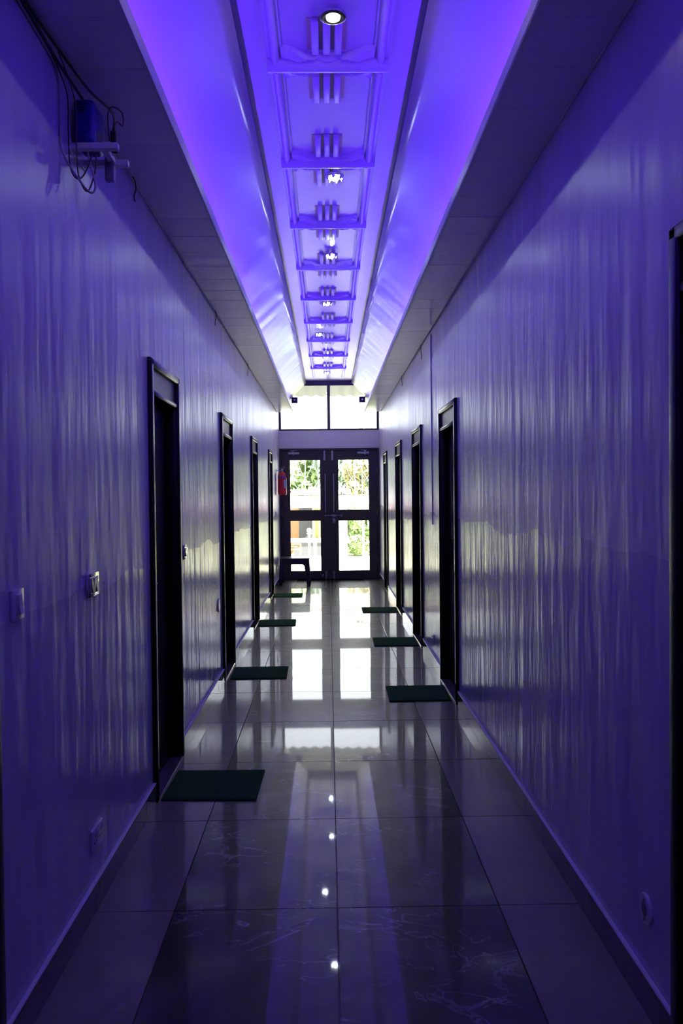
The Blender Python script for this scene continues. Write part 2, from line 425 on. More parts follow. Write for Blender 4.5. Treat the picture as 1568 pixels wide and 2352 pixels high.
cove_panel(1, 0.434, 0.88)
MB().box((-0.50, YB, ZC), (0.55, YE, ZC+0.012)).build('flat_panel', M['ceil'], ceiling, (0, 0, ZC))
# ladder of plaster mouldings
RX0, RX1 = -0.228, 0.266
XM = (RX0+RX1)/2
BARS = [3.958 + 1.150*i for i in range(-5, 9)]
def half_round(w, h, L_, along='x', n=8):
    pts = [(-w/2, 0), (-w/2, -h*0.25)] + [(-w/2*math.cos(PI*i/n)*0.92, -h*0.25 - h*0.75*math.sin(PI*i/n)) for i in range(1, n)] + [(w/2, -h*0.25), (w/2, 0)]
    mb = MB()
    if along == 'x': mb.prism(pts, (-L_/2, L_/2), 'x')
    else: mb.prism(pts, (-L_/2, L_/2), 'y')
    return mb
bar_me = half_round(0.105, 0.048, RX1-RX0+0.075, 'x').mesh('crossbar', M['plaster'], smooth=50)
rail_me = half_round(0.040, 0.036, 1.150-0.09, 'y').mesh('ladder_rail', M['plaster'], smooth=50)
fil_me = MB().box((-0.036, -0.575, -0.008), (0.036, 0.575, 0.0), 0.002, 1).mesh('rail_fillet', M['plaster'])
HWI = (RX1-RX0)/2 - 0.026
def wing_fn(u, v):
    t = (u-0.5)*2; a = abs(t)
    top = 0.030 + 0.085*max(0, (a-0.30)/0.70)**1.1*(1.0 if a < 0.86 else 1.0-0.22*(a-0.86)/0.14)
    yy = top*v
    edge = min(1.0, v/0.12)*min(1.0, (1-v)/0.16)*min(1.0, (1-a)/0.04)
    hgt = 0.034*edge*(0.75 + 0.25*math.cos(9*a + 3*v)) + 0.005*edge*noise.noise((a*14, v*5, 1.7))
    return (t*HWI, yy, -max(0.0, hgt))
wing_me = MB().grid(wing_fn, 56, 12).mesh('leaf_moulding', M['plaster'], smooth=45)
rod_me = MB().box((-0.0165, -0.135, -0.024), (0.0165, 0.135, 0.0), 0.005, 2).mesh('reed', M['plaster'], smooth=50)
grv_me = MB().box((-0.0095, -0.125, -0.003), (0.0095, 0.125, 0.0)).mesh('reed_groove', M['olive'])
for i, yb in enumerate(BARS):
    link('crossbar', bar_me, ceiling, (XM, yb, ZC))
    last = yb + 1.15 > YE
    for x in (RX0, RX1):
        o = link('rail_fillet', fil_me, ceiling, (x, yb+0.575 if not last else yb+0.575, ZC-0.0002))
        o2 = link('ladder_rail', rail_me, ceiling, (x, yb+0.575, ZC))
    o = link('leaf_moulding', wing_me, ceiling, (XM, yb+0.05, ZC)); o.scale = (1, 0.75, 1)
    o = link('leaf_moulding', wing_me, ceiling, (XM, yb-0.05, ZC)); o.rotation_euler = (0, 0, PI)
    for sgn in (1, -1):
        yc = yb + sgn*0.235
        for q in (-1, 0, 1): link('reed', rod_me, ceiling, (XM - 0.006 + q*0.052, yc, ZC))
        for q in (-1.5, -0.5, 0.5, 1.5): link('reed_groove', grv_me, ceiling, (XM - 0.006 + q*0.052, yc, ZC))
# LED strips lying on the soffits behind the lips
for s, X, nm in ((-1, LL, 'left'), (1, LR, 'right')):
    xa, xb = X + s*0.080, X + s*0.092
    r = empty('led_strip', ((xa+xb)/2, 0, ZS+0.012), 'blue LED strip glowing behind the lip of the %s soffit' % nm, 'led strip')
    MB().box((xa - s*0.003, YB+0.1, ZS+0.011), (xb + s*0.003, YSE-0.05, ZS+0.0125)).build('strip_tape', M['white_plastic'], r, (X, 0, ZS))
    MB().box((xa, YB+0.1, ZS+0.013), (xb, YSE-0.05, ZS+0.016)).build('emitter_row', M['led'], r, (X, 0, ZS))

# ------------------------------------------------------------------ side doors
def side_door(n, s, X, y0, y1, label, hinge_far=True):
    r = empty('door_%d' % n, (X, (y0+y1)/2, 0), label, 'door', kind='structure')
    P = 0.022                        # casing proud of the wall
    xi, xo = X - s*P, X + s*0.13
    jw = 0.055
    og = (X, y0, 0)
    for a, b in ((y0, y0+jw), (y1-jw, y1)):
        MB().box((xi, a, 0.0), (xo, b, DOOR_H), 0.010, 3).build('jamb', M['black'], r, (X, a, 0), smooth=40)
    MB().box((xi, y0+0.004, DOOR_H-0.042), (xo, y1-0.004, DOOR_H), 0.010, 3).build('head', M['black'], r, (X, y0, DOOR_H), smooth=40)
    MB().box((X - s*0.002, y0+jw, 2.030), (X + s*0.04, y1-jw, DOOR_H-0.04)).build('head_panel', M['transom'], r, (X, y0, 2.03))
    MB().box((xi + s*0.006, y0+jw, 2.005), (X + s*0.06, y1-jw, 2.034), 0.008, 2).build('head_bead', M['black'], r, (X, y0, 2.0), smooth=40)
    for a in (y0+jw, y1-jw-0.018):
        MB().box((X - s*0.006, a, 0.0), (X + s*0.055, a+0.018, 2.006), 0.006, 2).build('stop_bead', M['black'], r, (X, a, 0), smooth=40)
    lf = MB().box((X + s*0.055, y0+jw+0.003, 0.010), (X + s*0.095, y1-jw-0.003, 2.03), 0.002, 1).build('leaf', M['blackleaf'], r, (X, y0, 0))
    yw = (y1-y0-2*jw)
    for za, zb in ((0.18, 0.95), (1.15, 1.88)):
        MB().box((X + s*0.047, y0+jw+0.11, za), (X + s*0.056, y1-jw-0.11, zb), 0.006, 1).build('raised_panel', M['blackleaf'], lf, (X, y0, za))
    yh = y0+jw+0.065 if hinge_far else y1-jw-0.065
    hd = MB().box((X + s*0.046, yh-0.02, 0.95), (X + s*0.056, yh+0.02, 1.15), 0.004, 1)
    hd.tube([(X + s*0.05, yh, 1.06), (X + s*0.022, yh, 1.06), (X + s*0.018, yh + (0.10 if hinge_far else -0.10), 1.06)], 0.008, 8)
    hd.build('handle', M['grey_plastic'], lf, (X, yh, 1.0), smooth=40)
    MB().box((X - s*0.020, y0+0.02, 0.0005), (X + s*0.13, y1-0.02, 0.012), 0.003, 1).build('threshold', M['skirting'], r, (X, y0, 0))
    return r
names_l = ['black doorway at the near left edge of the corridor, only its far jamb in view',
           'tall black panelled doorway, nearest whole one along the left wall',
           'second whole black doorway along the left wall, beside the oval wall plate',
           'third whole black doorway along the left wall, third mat lies before it',
           'last black doorway on the left wall, beside the red extinguisher']
names_r = ['large black doorway cut off by the right edge of the photo',
           'tall black doorway nearest along the right wall, large green mat before it',
           'second whole black doorway along the right wall, after the thin wall conduit',
           'third whole black doorway along the right wall, smallest right mat before it',
           'last narrow black doorway on the right wall, no mat before it']
n = 1
for (a, b), lab in zip(LEFT_DOORS, names_l): side_door(n, -1, XL, a, b, lab); n += 1
for (a, b), lab in zip(RIGHT_DOORS, names_r): side_door(n, 1, XR, a, b, lab); n += 1

# ------------------------------------------------------------------ end door: two glazed leaves
r = empty('door_%d' % n, (0.02, 14.85, 0), 'dark brown double door of two glazed leaves at the corridor end', 'door', kind='structure')
og = (0.02, 14.85, 0)
YD = 14.82
MB().box((XL, YD-0.03, 0), (XL+0.035, YE+0.08, 2.35), 0.004, 1).build('frame_post', M['brown'], r, og)
MB().box((XR-0.035, YD-0.03, 0), (XR, YE+0.08, 2.35), 0.004, 1).build('frame_post', M['brown'], r, og)
MB().box((XL+0.035, YD-0.03, 2.315), (XR-0.035, YE+0.08, 2.35), 0.004, 1).build('frame_head', M['brown'], r, og)
for a, b in ((XL+0.020, XL+0.065), (XR-0.065, XR-0.020)):
    MB().box((a, YD+0.047, 0.0), (b, YE+0.075, 2.33)).build('rebate', M['brown'], r, og)
MB().box((XL+0.03, YD+0.047, 2.285), (XR-0.03, YE+0.075, 2.33)).build('rebate', M['brown'], r, og)
MB().box((XL+0.02, YD+0.047, 0.0), (XR-0.02, YE+0.09, 0.035), 0.003, 1).build('sill', M['brown'], r, og)
def leaf(x0, x1, px0, px1, hinge_left):
    z0, z1 = 0.012, 2.312
    lf = MB()
    for a, b in (((x0, z0), (px0, z1)), ((px1, z0), (x1, z1)), ((px0, z0), (px1, 0.147)), ((px0, 1.067), (px1, 1.237)), ((px0, 2.155), (px1, z1))):
        lf.box((a[0], YD, a[1]), (b[0], YD+0.045, b[1]))
    lf = lf.build('leaf', M['brown'], r, og)
    for za, zb in ((0.147, 1.067), (1.237, 2.155)):
        MB().box((px0, YD+0.018, za), (px1, YD+0.024, zb)).build('glass_pane', M['glass'], lf, (px0, YD, za))
        g = MB()
        for a, b in (((px0, za), (px0+0.012, zb)), ((px1-0.012, za), (px1, zb)), ((px0, za), (px1, za+0.012)), ((px0, zb-0.012), (px1, zb))):
            g.box((a[0], YD+0.004, a[1]), (b[0], YD+0.018, b[1]))
        g.build('glazing_bead', M['brown'], lf, (px0, YD, za))
    xh = x0 - 0.004 if hinge_left else x1 + 0.004
    for z in (0.35, 1.2, 1.95):
        MB().tube([(xh, YD-0.008, z-0.05), (xh, YD-0.008, z+0.05)], 0.009, 8).build('hinge', M['brass'], lf, (xh, YD, z), smooth=40)
    return lf
lfL = leaf(XL+0.040, 0.008, -0.695, -0.135, True)
lfR = leaf(0.014, XR-0.040, 0.167, 0.735, False)
MB().box((-0.022, YD+0.046, 0.036), (0.044, YD+0.056, 2.284), 0.002, 1).build('meeting_strip', M['brown'], lfL, (0.011, YD, 0.1))
for lf, x in ((lfL, -0.068), (lfR, 0.074)):
    MB().box((x-0.017, YD-0.012, 2.14), (x+0.017, YD, 2.31), 0.003, 1).tube([(x, YD-0.016, 2.15), (x, YD-0.016, 2.318)], 0.008, 8).build('top_bolt', M['alu'], lf, (x, YD, 2.2), smooth=40)
for lf, x in ((lfL, -0.058), (lfR, 0.083)):
    MB().box((x-0.017, YD-0.012, 0.014), (x+0.017, YD, 0.155), 0.003, 1).tube([(x, YD-0.016, 0.006), (x, YD-0.016, 0.15)], 0.008, 8).box((x-0.03, YD-0.024, 0.125), (x-0.010, YD-0.010, 0.137)).build('bottom_bolt', M['steel'], lf, (x, YD, 0.1), smooth=40)
for lf, x, z0, z1 in ((lfL, -0.056, 1.18, 1.92), (lfR, 0.092, 1.18, 1.92)):
    mb = MB().tube([(x, YD, z0+0.03), (x, YD-0.035, z0+0.03), (x, YD-0.045, z0+0.06), (x, YD-0.045, z1-0.06), (x, YD-0.035, z1-0.03), (x, YD, z1-0.03)], 0.011, 10)
    mb.build('pull_handle', M['steel'], lf, (x, YD, z0), smooth=50)
la = MB().box((0.045, YD-0.010, 1.128), (0.135, YD, 1.166), 0.003, 1)
la.tube([(-0.05, YD-0.018, 1.147), (0.225, YD-0.018, 1.147)], 0.007, 8).box((0.222, YD-0.03, 1.115), (0.240, YD, 1.180), 0.003, 1).box((-0.075, YD-0.024, 1.132), (-0.045, YD, 1.162), 0.003, 1)
la.build('slide_bolt', M['steel'], lfR, (0.09, YD, 1.147), smooth=40)
MB().lathe([(0.0, -0.014), (0.024, -0.012), (0.028, 0.0)], (-0.118, YD, 0.075), 14, 'y').build('floor_lock', M['steel'], lfL, (-0.118, YD, 0.075), smooth=40)
for lf, xa, xb, arm in ((lfL, -0.717, -0.515, -0.63), (lfR, 0.521, 0.731, 0.655)):
    c = MB().box((xa, YD-0.045, 2.245), (xb, YD, 2.285), 0.006, 2)
    c = c.build('door_closer', M['alu'], lf, (arm, YD, 2.26), smooth=40)
    xe = arm + (0.10 if arm < 0 else -0.10)
    arm_o = MB().lathe([(0.010, 2.230), (0.016, 2.236), (0.016, 2.300)], (arm, YD-0.025, 0), 10)
    arm_o.tube([(arm, YD-0.025, 2.300), (arm-0.05 if arm < 0 else arm+0.03, YD-0.07, 2.305), (xe, YD-0.012, 2.318)], 0.006, 6)
    # arm belongs to the leaf, beside the closer body
    arm_o.build('closer_arm', M['alu'], lf, (arm, YD, 2.3), smooth=40)
# padlock hangs on the slide bolt: lifts away
r2 = empty('padlock', (0.092, YD-0.02, 1.02), 'small steel padlock hanging from the slide bolt of the end door', 'padlock')
MB().box((0.066, YD-0.032, 1.008), (0.118, YD-0.008, 1.088), 0.006, 2).build('lock_body', M['steel'], r2, (0.092, YD-0.02, 1.02), smooth=40)
MB().tube([(0.078, YD-0.02, 1.085)] + [(0.092-0.014*math.cos(a), YD-0.02, 1.12+0.030*math.sin(a)) for a in [PI*i/8 for i in range(9)]] + [(0.106, YD-0.02, 1.085)], 0.0045, 8).build('shackle', M['chrome'], r2, (0.092, YD-0.02, 1.1), smooth=50)

# transom window above
w = empty('window_1', (0.02, 14.87, 2.67), 'wide two-pane transom window with dark frame over the double door', 'window', kind='structure')
wo = (0.02, 14.87, 2.67)
z0, z1 = 2.672, 3.556
MB().box((XL, 14.85, z0), (XR, 14.90, z0+0.030), 0.003, 1).build('frame_bottom', M['brown'], w, wo)
MB().box((XL, 14.84, z1-0.085), (XR, 14.90, z1), 0.003, 1).build('frame_top', M['brown'], w, wo)
for a, b in ((XL, XL+0.035), (XR-0.035, XR)):
    MB().box((a, 14.85, z0+0.03), (b, 14.90, z1-0.085), 0.003, 1).build('frame_side', M['brown'], w, (a, 14.87, z0))
MB().box((-0.008, 14.84, z0+0.03), (0.046, 14.90, z1-0.085), 0.004, 1).build('mullion', M['brown'], w, wo)
for a, b in ((XL+0.035, -0.008), (0.046, XR-0.035)):
    MB().box((a, 14.872, z0+0.03), (b, 14.878, z1-0.085)).build('glass_pane', M['glass'], w, (a, 14.87, z0))
# little black boxes in the cove ends; a white disc paints the glint
for xa, xb, nm in ((-0.640, -0.530, 'left'), (0.562, 0.672, 'right')):
    b_ = empty('glint_box', ((xa+xb)/2, 14.75, 3.20), 'small black box with a tiny painted white glint at the %s cove end' % nm, 'lamp')
    o3 = ((xa+xb)/2, 14.75, 3.20)
    MB().box((xa, 14.70, 3.150), (xb, 14.83, 3.255), 0.004, 1).build('housing', M['black'], b_, o3)
    xc_ = (xa+xb)/2
    MB().lathe([(0.0, -0.004), (0.013, -0.003), (0.015, 0.0)], (xc_, 14.70, 3.205), 12, 'y').build('lamp', M['white'], b_, o3, smooth=50)  # plain white disc without emission, its colour stands for the glint

# ------------------------------------------------------------------ ceiling spotlights
SPOTS = [(0.045, 1.80), (0.041, 3.536), (0.062, 5.278), (0.042, 6.989), (0.006, 8.711), (-0.094, 10.356), (-0.005, 12.047), (-0.002, 13.565)]
ord_ = ['', 'warm white ceiling spotlight, nearest one in view, first along the ladder moulding',
        'cool white crystal ceiling spotlight, second along the ladder moulding from the camera',
        'cool white crystal ceiling spotlight, third along the ladder moulding from the camera',
        'cool white crystal ceiling spotlight, fourth along the ladder moulding from the camera',
        'cool white ceiling spotlight set off to one side, fifth from the camera',
        'cool white crystal ceiling spotlight, sixth along the ladder moulding, second last before the window',
        'cool white crystal ceiling spotlight, last one before the transom window']
def spot(x, y, warm, label):
    zt = ZC-0.024
    r = empty('ceiling_spotlight', (x, y, zt), label, 'spotlight', 'spotlights along the ceiling moulding')
    og = (x, y, zt)
    ring = MB().lathe([(0.052, 0.0), (0.058, -0.004), (0.056, -0.012), (0.044, -0.016), (0.031, -0.012)], og, 24).build('trim_ring', M['chrome'], r, og, smooth=40)
    prof = [(0.030, -0.010), (0.028, -0.017), (0.016, -0.023), (0.0, -0.025)] if warm else [(0.030, -0.010), (0.029, -0.020), (0.023, -0.031), (0.012, -0.038), (0.0, -0.040)]
    bulb = MB().lathe(prof, og, 24).build('bulb', M['bulb_warm' if warm else 'bulb_cool'], r, og, smooth=40)
    if not warm:
        for k in range(6):
            a = 2*PI*k/6 + 0.3
            cx_, cy_ = x + 0.047*math.cos(a), y + 0.047*math.sin(a)
            MB().lathe([(0.0, -0.040), (0.010, -0.026), (0.012, -0.016), (0.006, -0.010)], (cx_, cy_, zt), 6).build('crystal', M['facet'], ring, (cx_, cy_, zt))
    return r
for i, (x, y) in enumerate(SPOTS):
    spot(x, y, i < 2, ord_[i] or 'warm white ceiling spotlight overhead, before the first one in view')

# ------------------------------------------------------------------ door mats
MATS = [((-0.842, 4.065), (-0.368, 4.505), 'dark green doormat nearest the camera, before the first left doorway', -0.02),
        ((-0.828, 6.78), (-0.364, 7.24), 'dark green doormat before the second whole left doorway', 0.012),
        ((-0.845, 9.54), (-0.402, 10.01), 'dark green doormat before the third whole left doorway', 0.02),
        ((-0.850, 12.26), (-0.408, 12.71), 'small looking bright green doormat before the last left doorway by the stool', 0.01),
        ((0.428, 5.97), (0.885, 6.445), 'dark green doormat nearest the camera on the right, before the first right doorway', -0.008),
        ((0.442, 8.175), (0.885, 8.645), 'dark green doormat before the second whole right doorway', -0.01),
        ((0.423, 10.53), (0.882, 11.0), 'dark green doormat before the third right doorway, farthest on that side', -0.006)]
for a, b, lab, rz in MATS:
    c = ((a[0]+b[0])/2, (a[1]+b[1])/2, 0)
    wx, wy = (b[0]-a[0])/2, (b[1]-a[1])/2
    r = empty('doormat', c, lab, 'doormat', 'green doormats before the side doors')
    MB().box((-wx, -wy, 0.0006), (wx, wy, 0.008), 0.002, 1).build('backing', M['mat_edge'], r)
    for o in r.children: o.location = (0, 0, 0)
    def pf(u, v):
        px, py = (u*2-1)*(wx-0.004), (v*2-1)*(wy-0.004)
        e = min(u, 1-u, v, 1-v)
        return (px, py, 0.0075 + (0.0045 if e > 0 else 0.0) + (0.0010*noise.noise((px*60, py*60, lab.__len__())) if e > 0 else 0))
    p = MB().grid(pf, 36, 36).build('pile', M['mat'], r, smooth=60); p.location = (0, 0, 0)
    r.rotation_euler = (0, 0, rz)

# ------------------------------------------------------------------ switches and sockets on the walls
def plate(name, cat, label, s, X, y, z, w, h, gang=1, kind='switch', mat='white_plastic', neon=False, round_=False):
    r = empty(name, (X, y, z), label, cat)
    og = (X, y, z); t = 0.010
    if round_:
        pts = [(y + w/2*math.cos(2*PI*i/28), z + h/2*math.sin(2*PI*i/28)) for i in range(28)]
        MB().prism(pts, (X, X - s*t), 'x', 0.0015).build('cover', M[mat], r, og)
        for dz in (-h*0.3, h*0.3):
            MB().lathe([(0.006, 0), (0.005, -s*0.0015*0-0.002)], (X - s*t, y, z+dz), 10, 'x').build('screw', M['grey_plastic'], r, og)
        if kind == 'socket':
            MB().lathe([(0.02, 0.0), (0.018, 0.002)], (X - s*(t+0.001), y, z), 16, 'x').build('socket_hole', M['grey_plastic'], r, og)
        return r
    MB().box((X, y-w/2, z-h/2), (X - s*t, y+w/2, z+h/2), 0.003, 2).build('cover', M[mat], r, og, smooth=40)
    if kind == 'switch':
        gw = min(0.028, w*0.7/gang)
        tot = gw*gang
        MB().box((X - s*(t-0.001), y-tot/2-0.006, z-0.030), (X - s*(t+0.0025), y+tot/2+0.006, z+0.030), 0.001, 1).build('bezel', M['chrome' if gang > 1 else mat], r, og)
        for g in range(gang):
            ya = y - tot/2 + g*gw
            tl = 0.004
            m = MB(); x0 = X - s*(t+0.002)
            pr_ = [(z-0.025, 0.0), (z+0.025, 0.0), (z+0.025, 0.003+ (0.004 if g % 2 else 0.0)), (z, 0.004), (z-0.025, 0.003 + (0.0 if g % 2 else 0.005))]
            t_ = bmesh.new()
            A = [t_.verts.new((x0 - s*d, ya+0.001, zz)) for zz, d in pr_]; B = [t_.verts.new((x0 - s*d, ya+gw-0.001, zz)) for zz, d in pr_]
            t_.faces.new(A); t_.faces.new(B[::-1])
            for i in range(5): t_.faces.new((A[i], B[i], B[(i+1) % 5], A[(i+1) % 5]))
            m.merge(t_)
            m.build('rocker', M[mat], r, og)
        if neon:
            MB().lathe([(0.0035, 0.0), (0.003, 0.003), (0, 0.004)] if s < 0 else [(0.0035, 0.0), (0.003, -0.003), (0, -0.004)], (X - s*(t+0.001), y-0.004, z-0.016), 10, 'x').build('neon_indicator', M['neon'], r, og)
    elif kind == 'socket':
        gap = w/(gang+0.0)
        for g in range(gang):
            yc_ = y - w/2 + gap*(g+0.5)
            m = MB()
            for dy, dz, a, b in ((0, 0.014, 0.003, 0.006), (-0.011, -0.008, 0.005, 0.003), (0.011, -0.008, 0.005, 0.003)):
                m.box((X - s*(t-0.002), yc_+dy-a, z+dz-b), (X - s*(t+0.0004), yc_+dy+a, z+dz+b))
            m.build('pin_holes', M['rubber'], r, og)
            MB().box((X - s*t, yc_+0.018, z+0.012), (X - s*(t+0.004), yc_+0.028, z+0.030), 0.001, 1).build('rocker', M[mat], r, og)
    return r
plate('light_switch', 'switch', 'white single switch with tiny red light, at the left edge of the photo', -1, XL, 2.305, 1.207, 0.082, 0.086, 1, 'switch', neon=True)
plate('light_switch', 'switch', 'shiny silver switch plate with three rockers, before the first left doorway', -1, XL, 3.035, 1.184, 0.146, 0.086, 3, 'switch', mat='chrome')
plate('wall_socket', 'socket', 'white double wall socket low on the left wall above the skirting', -1, XL, 3.04, 0.255, 0.135, 0.086, 2, 'socket')
plate('light_switch', 'switch', 'shiny switch plate just behind the first left doorway', -1, XL, 4.97, 1.172, 0.10, 0.086, 2, 'switch', mat='chrome')
plate('blank_plate', 'wall plate', 'white oval wall plate low beside the second whole left doorway', -1, XL, 6.475, 0.652, 0.10, 0.105, round_=True)
plate('light_switch', 'switch', 'tiny far white switch by the end door under the extinguisher', -1, XL, 13.6, 1.21, 0.08, 0.086, 1, 'switch')
plate('wall_socket', 'socket', 'white oval wall socket low on the right wall above the skirting', 1, XR, 2.362, 0.292, 0.085, 0.090, kind='socket', round_=True)
plate('wall_socket', 'socket', 'small white wall socket low on the right wall, under the thin conduit', 1, XR, 7.24, 0.232, 0.08, 0.075, 1, 'socket')

# thin conduit strip down the right wall
MBc = MB()
zz = [2.905 - (2.905-1.24)*i/24 for i in range(25)]
MBc.tube([(XR-0.003, 7.255 + 0.012*noise.noise((z*1.3, 0, 0)) - 0.02*(2.9-z)/1.66, z) for z in zz], 0.0055, 6)
tag(MBc.build('conduit', M['wall_r'], None, (XR, 7.25, 1.24), smooth=60), 'thin painted conduit running straight down the right wall from the soffit', 'conduit')

# stray wire ends hanging at the soffit line
for X, s, y, zl, lab in ((XL, -1, 3.80, 0.075, 'loose wire end hanging from the left soffit edge, near the shelf'),
                         (XL, -1, 6.48, 0.09, 'short loose wire end at the left soffit edge, halfway down the corridor'),
                         (XL, -1, 9.05, 0.11, 'loose wire end at the left soffit edge, the farthest on that side'),
                         (XR, 1, 7.96, 0.12, 'short bent wire end at the right soffit edge beside the conduit'),
                         (XR, 1, 10.05, 0.10, 'loose wire end at the right soffit edge, the farthest on that side')):
    pts = [(X - s*0.010, y-0.05, ZS-0.004), (X - s*0.012, y-0.02, ZS-0.006), (X - s*0.012, y-0.004, ZS-0.018)] + [(X - s*(0.008+0.004*math.sin(i)), y + 0.004*math.sin(i*1.3), ZS-0.02-zl*i/6) for i in range(1, 7)]
    tag(MB().tube(pts, 0.0028, 6).build('wire_end', M['cable_d'], None, (X, y, ZS), smooth=60), lab, 'wire')

# ------------------------------------------------------------------ electronics shelf on the left wall
ARM1, ARM2, ZA = 2.875, 3.02, 2.705
sh = empty('wall_bracket', (XL, 2.95, ZA), 'white two-armed wall bracket carrying the blue box under the left soffit', 'bracket')
so_ = (XL, 2.95, ZA)
for ya in (ARM1, ARM2):
    MB().box((XL, ya-0.012, ZA-0.012), (XL+0.165, ya+0.012, ZA+0.012), 0.003, 1).build('arm', M['white_plastic'], sh, (XL, ya, ZA))
MB().box((XL+0.10, ARM1+0.012, ZA-0.008), (XL+0.122, ARM2-0.012, ZA+0.008), 0.002, 1).build('crosspiece', M['white_plastic'], sh, so_)
MB().box((XL, ARM1-0.02, ZA-0.02), (XL+0.006, ARM2+0.02, ZA+0.02), 0.002, 1).build('wall_plate', M['white_plastic'], sh, so_)
bx = empty('router_box', (XL+0.045, 2.95, ZA+0.013), 'dark blue rounded electronics box standing on the white wall bracket', 'box')
bo = (XL+0.045, 2.95, ZA+0.013)
MB().box((XL+0.010, 2.87, ZA+0.013), (XL+0.083, 3.005, ZA+0.165), 0.016, 3).build('case', M['bluebox'], bx, bo, smooth=45)
for k in range(5):
    MB().box((XL+0.022, 2.869, ZA+0.115+k*0.008), (XL+0.052, 2.871, ZA+0.119+k*0.008)).build('vent_slot', M['rubber'], bx, bo)
MB().box((XL+0.082, 2.905, ZA+0.03), (XL+0.0845, 2.97, ZA+0.075)).build('side_vent', M['rubber'], bx, bo)
for k in range(4):
    MB().lathe([(0.0022, 0.0), (0.0, 0.001)], (XL+0.0835, 2.895+0.012*k, ZA+0.145), 8, 'x').build('indicator', M['white_plastic'], bx, bo)
ad = empty('power_adapter', (XL+0.105, 3, ZA), 'grey two-tone power adapter hanging between the bracket arms beside the blue box', 'adapter')
ao = (XL+0.105, 3, ZA)
MB().box((XL+0.088, 2.978, ZA-0.075), (XL+0.121, 3.006, ZA+0.02), 0.005, 2).build('body', M['grey_plastic'], ad, ao, smooth=40)
MB().box((XL+0.090, 2.98, ZA+0.02), (XL+0.118, 3.004, ZA+0.065), 0.005, 2).build('plug', M['white_plastic'], ad, ao, smooth=40)
a2 = empty('power_adapter', (XL+0.15, 3, ZA), 'smaller black power adapter resting at the outer end of the bracket', 'adapter')
a2o = (XL+0.15, 3, ZA)
MB().box((XL+0.128, 2.905, ZA+0.0), (XL+0.150, 2.935, ZA+0.07), 0.004, 2).build('body', M['rubber'], a2, a2o, smooth=40)
MB().tube([(XL+0.139, 2.92, ZA+0.07), (XL+0.139, 2.92, ZA+0.085)], 0.006, 8).build('cord_boot', M['rubber'], a2, a2o, smooth=50)

def smooth_path(pts, n=8):
    P = [Vector(p) for p in pts]; out = []
    for i in range(len(P)-1):
        p0, p1, p2, p3 = P[max(i-1, 0)], P[i], P[i+1], P[min(i+2, len(P)-1)]
        for k in range(n):
            t = k/n
            out.append(0.5*((2*p1) + (-p0+p2)*t + (2*p0-5*p1+4*p2-p3)*t*t + (-p0+3*p1-3*p2+p3)*t*t*t))
    out.append(P[-1]); return out
def cable(pts, rad, mat, label, jit=0.0):
    pp = smooth_path(pts)
    tag(MB().tube(pp, rad, 6).build('cable', M[mat], None, pp[0], smooth=70), label, 'cable')
zc = ZS-0.012
cable([(XL+0.012, 0.9, zc), (XL+0.014, 1.7, zc-0.006), (XL+0.012, 2.1, zc+0.003), (XL+0.016, 2.45, zc-0.012), (XL+0.014, 2.7, zc-0.02), (XL+0.03, 2.85, ZA+0.185), (XL+0.04, 2.91, ZA+0.1715)], 0.0055, 'cable_d', 'thick black cable along the left soffit corner down to the blue box')
cable([(XL+0.022, 0.9, zc+0.004), (XL+0.022, 1.8, zc+0.002), (XL+0.020, 2.4, zc-0.004), (XL+0.03, 2.7, zc), (XL+0.06, 2.9, zc-0.02), (XL+0.09, 3.1, zc-0.01), (XL+0.04, 3.3, zc), (XL+0.012, 3.45, zc+0.004)], 0.0045, 'cable_d', 'black cable hugging the left soffit corner past the blue box')
cable([(XL+0.006, 0.9, zc-0.014), (XL+0.007, 1.9, zc-0.012), (XL+0.006, 2.55, zc-0.02), (XL+0.006, 2.73, zc-0.05), (XL+0.006, 2.75, ZA+0.05), (XL+0.008, 2.76, ZA-0.06), (XL+0.05, 2.81, ZA-0.14), (XL+0.075, 2.85, ZA-0.165), (XL+0.085, 2.87, ZA-0.13), (XL+0.06, 2.88, ZA-0.03), (XL+0.05, 2.9, ZA+0.008)], 0.0038, 'cable_w', 'grey cable dropping down the left wall and looping under the bracket')
cable([(XL+0.012, 2.65, zc-0.02), (XL+0.02, 2.78, ZA+0.14), (XL+0.014, 2.81, ZA+0.02), (XL+0.018, 2.81, ZA-0.09), (XL+0.035, 2.83, ZA-0.125), (XL+0.055, 2.85, ZA-0.10), (XL+0.075, 2.87, ZA-0.03), (XL+0.07, 2.9, ZA+0.009)], 0.0028, 'cable_d', 'thin black cable looping below the white bracket')
cable([(XL+0.03, 2.67, zc-0.01), (XL+0.035, 2.82, ZA+0.13), (XL+0.03, 2.845, ZA-0.02), (XL+0.035, 2.85, ZA-0.11), (XL+0.058, 2.865, ZA-0.155), (XL+0.08, 2.88, ZA-0.09), (XL+0.085, 2.89, ZA-0.02)], 0.0026, 'cable_b', 'thin brown cable hanging lowest in a loop under the bracket')
cable([(XL+0.139, 2.92, ZA+0.084), (XL+0.148, 2.93, ZA+0.11), (XL+0.165, 2.94, ZA+0.10), (XL+0.160, 2.95, ZA+0.15), (XL+0.12, 2.97, ZA+0.18), (XL+0.10, 2.99, ZA+0.16), (XL+0.104, 2.992, ZA+0.066)], 0.0025, 'cable_b', 'thin brown cable curling between the two power adapters')

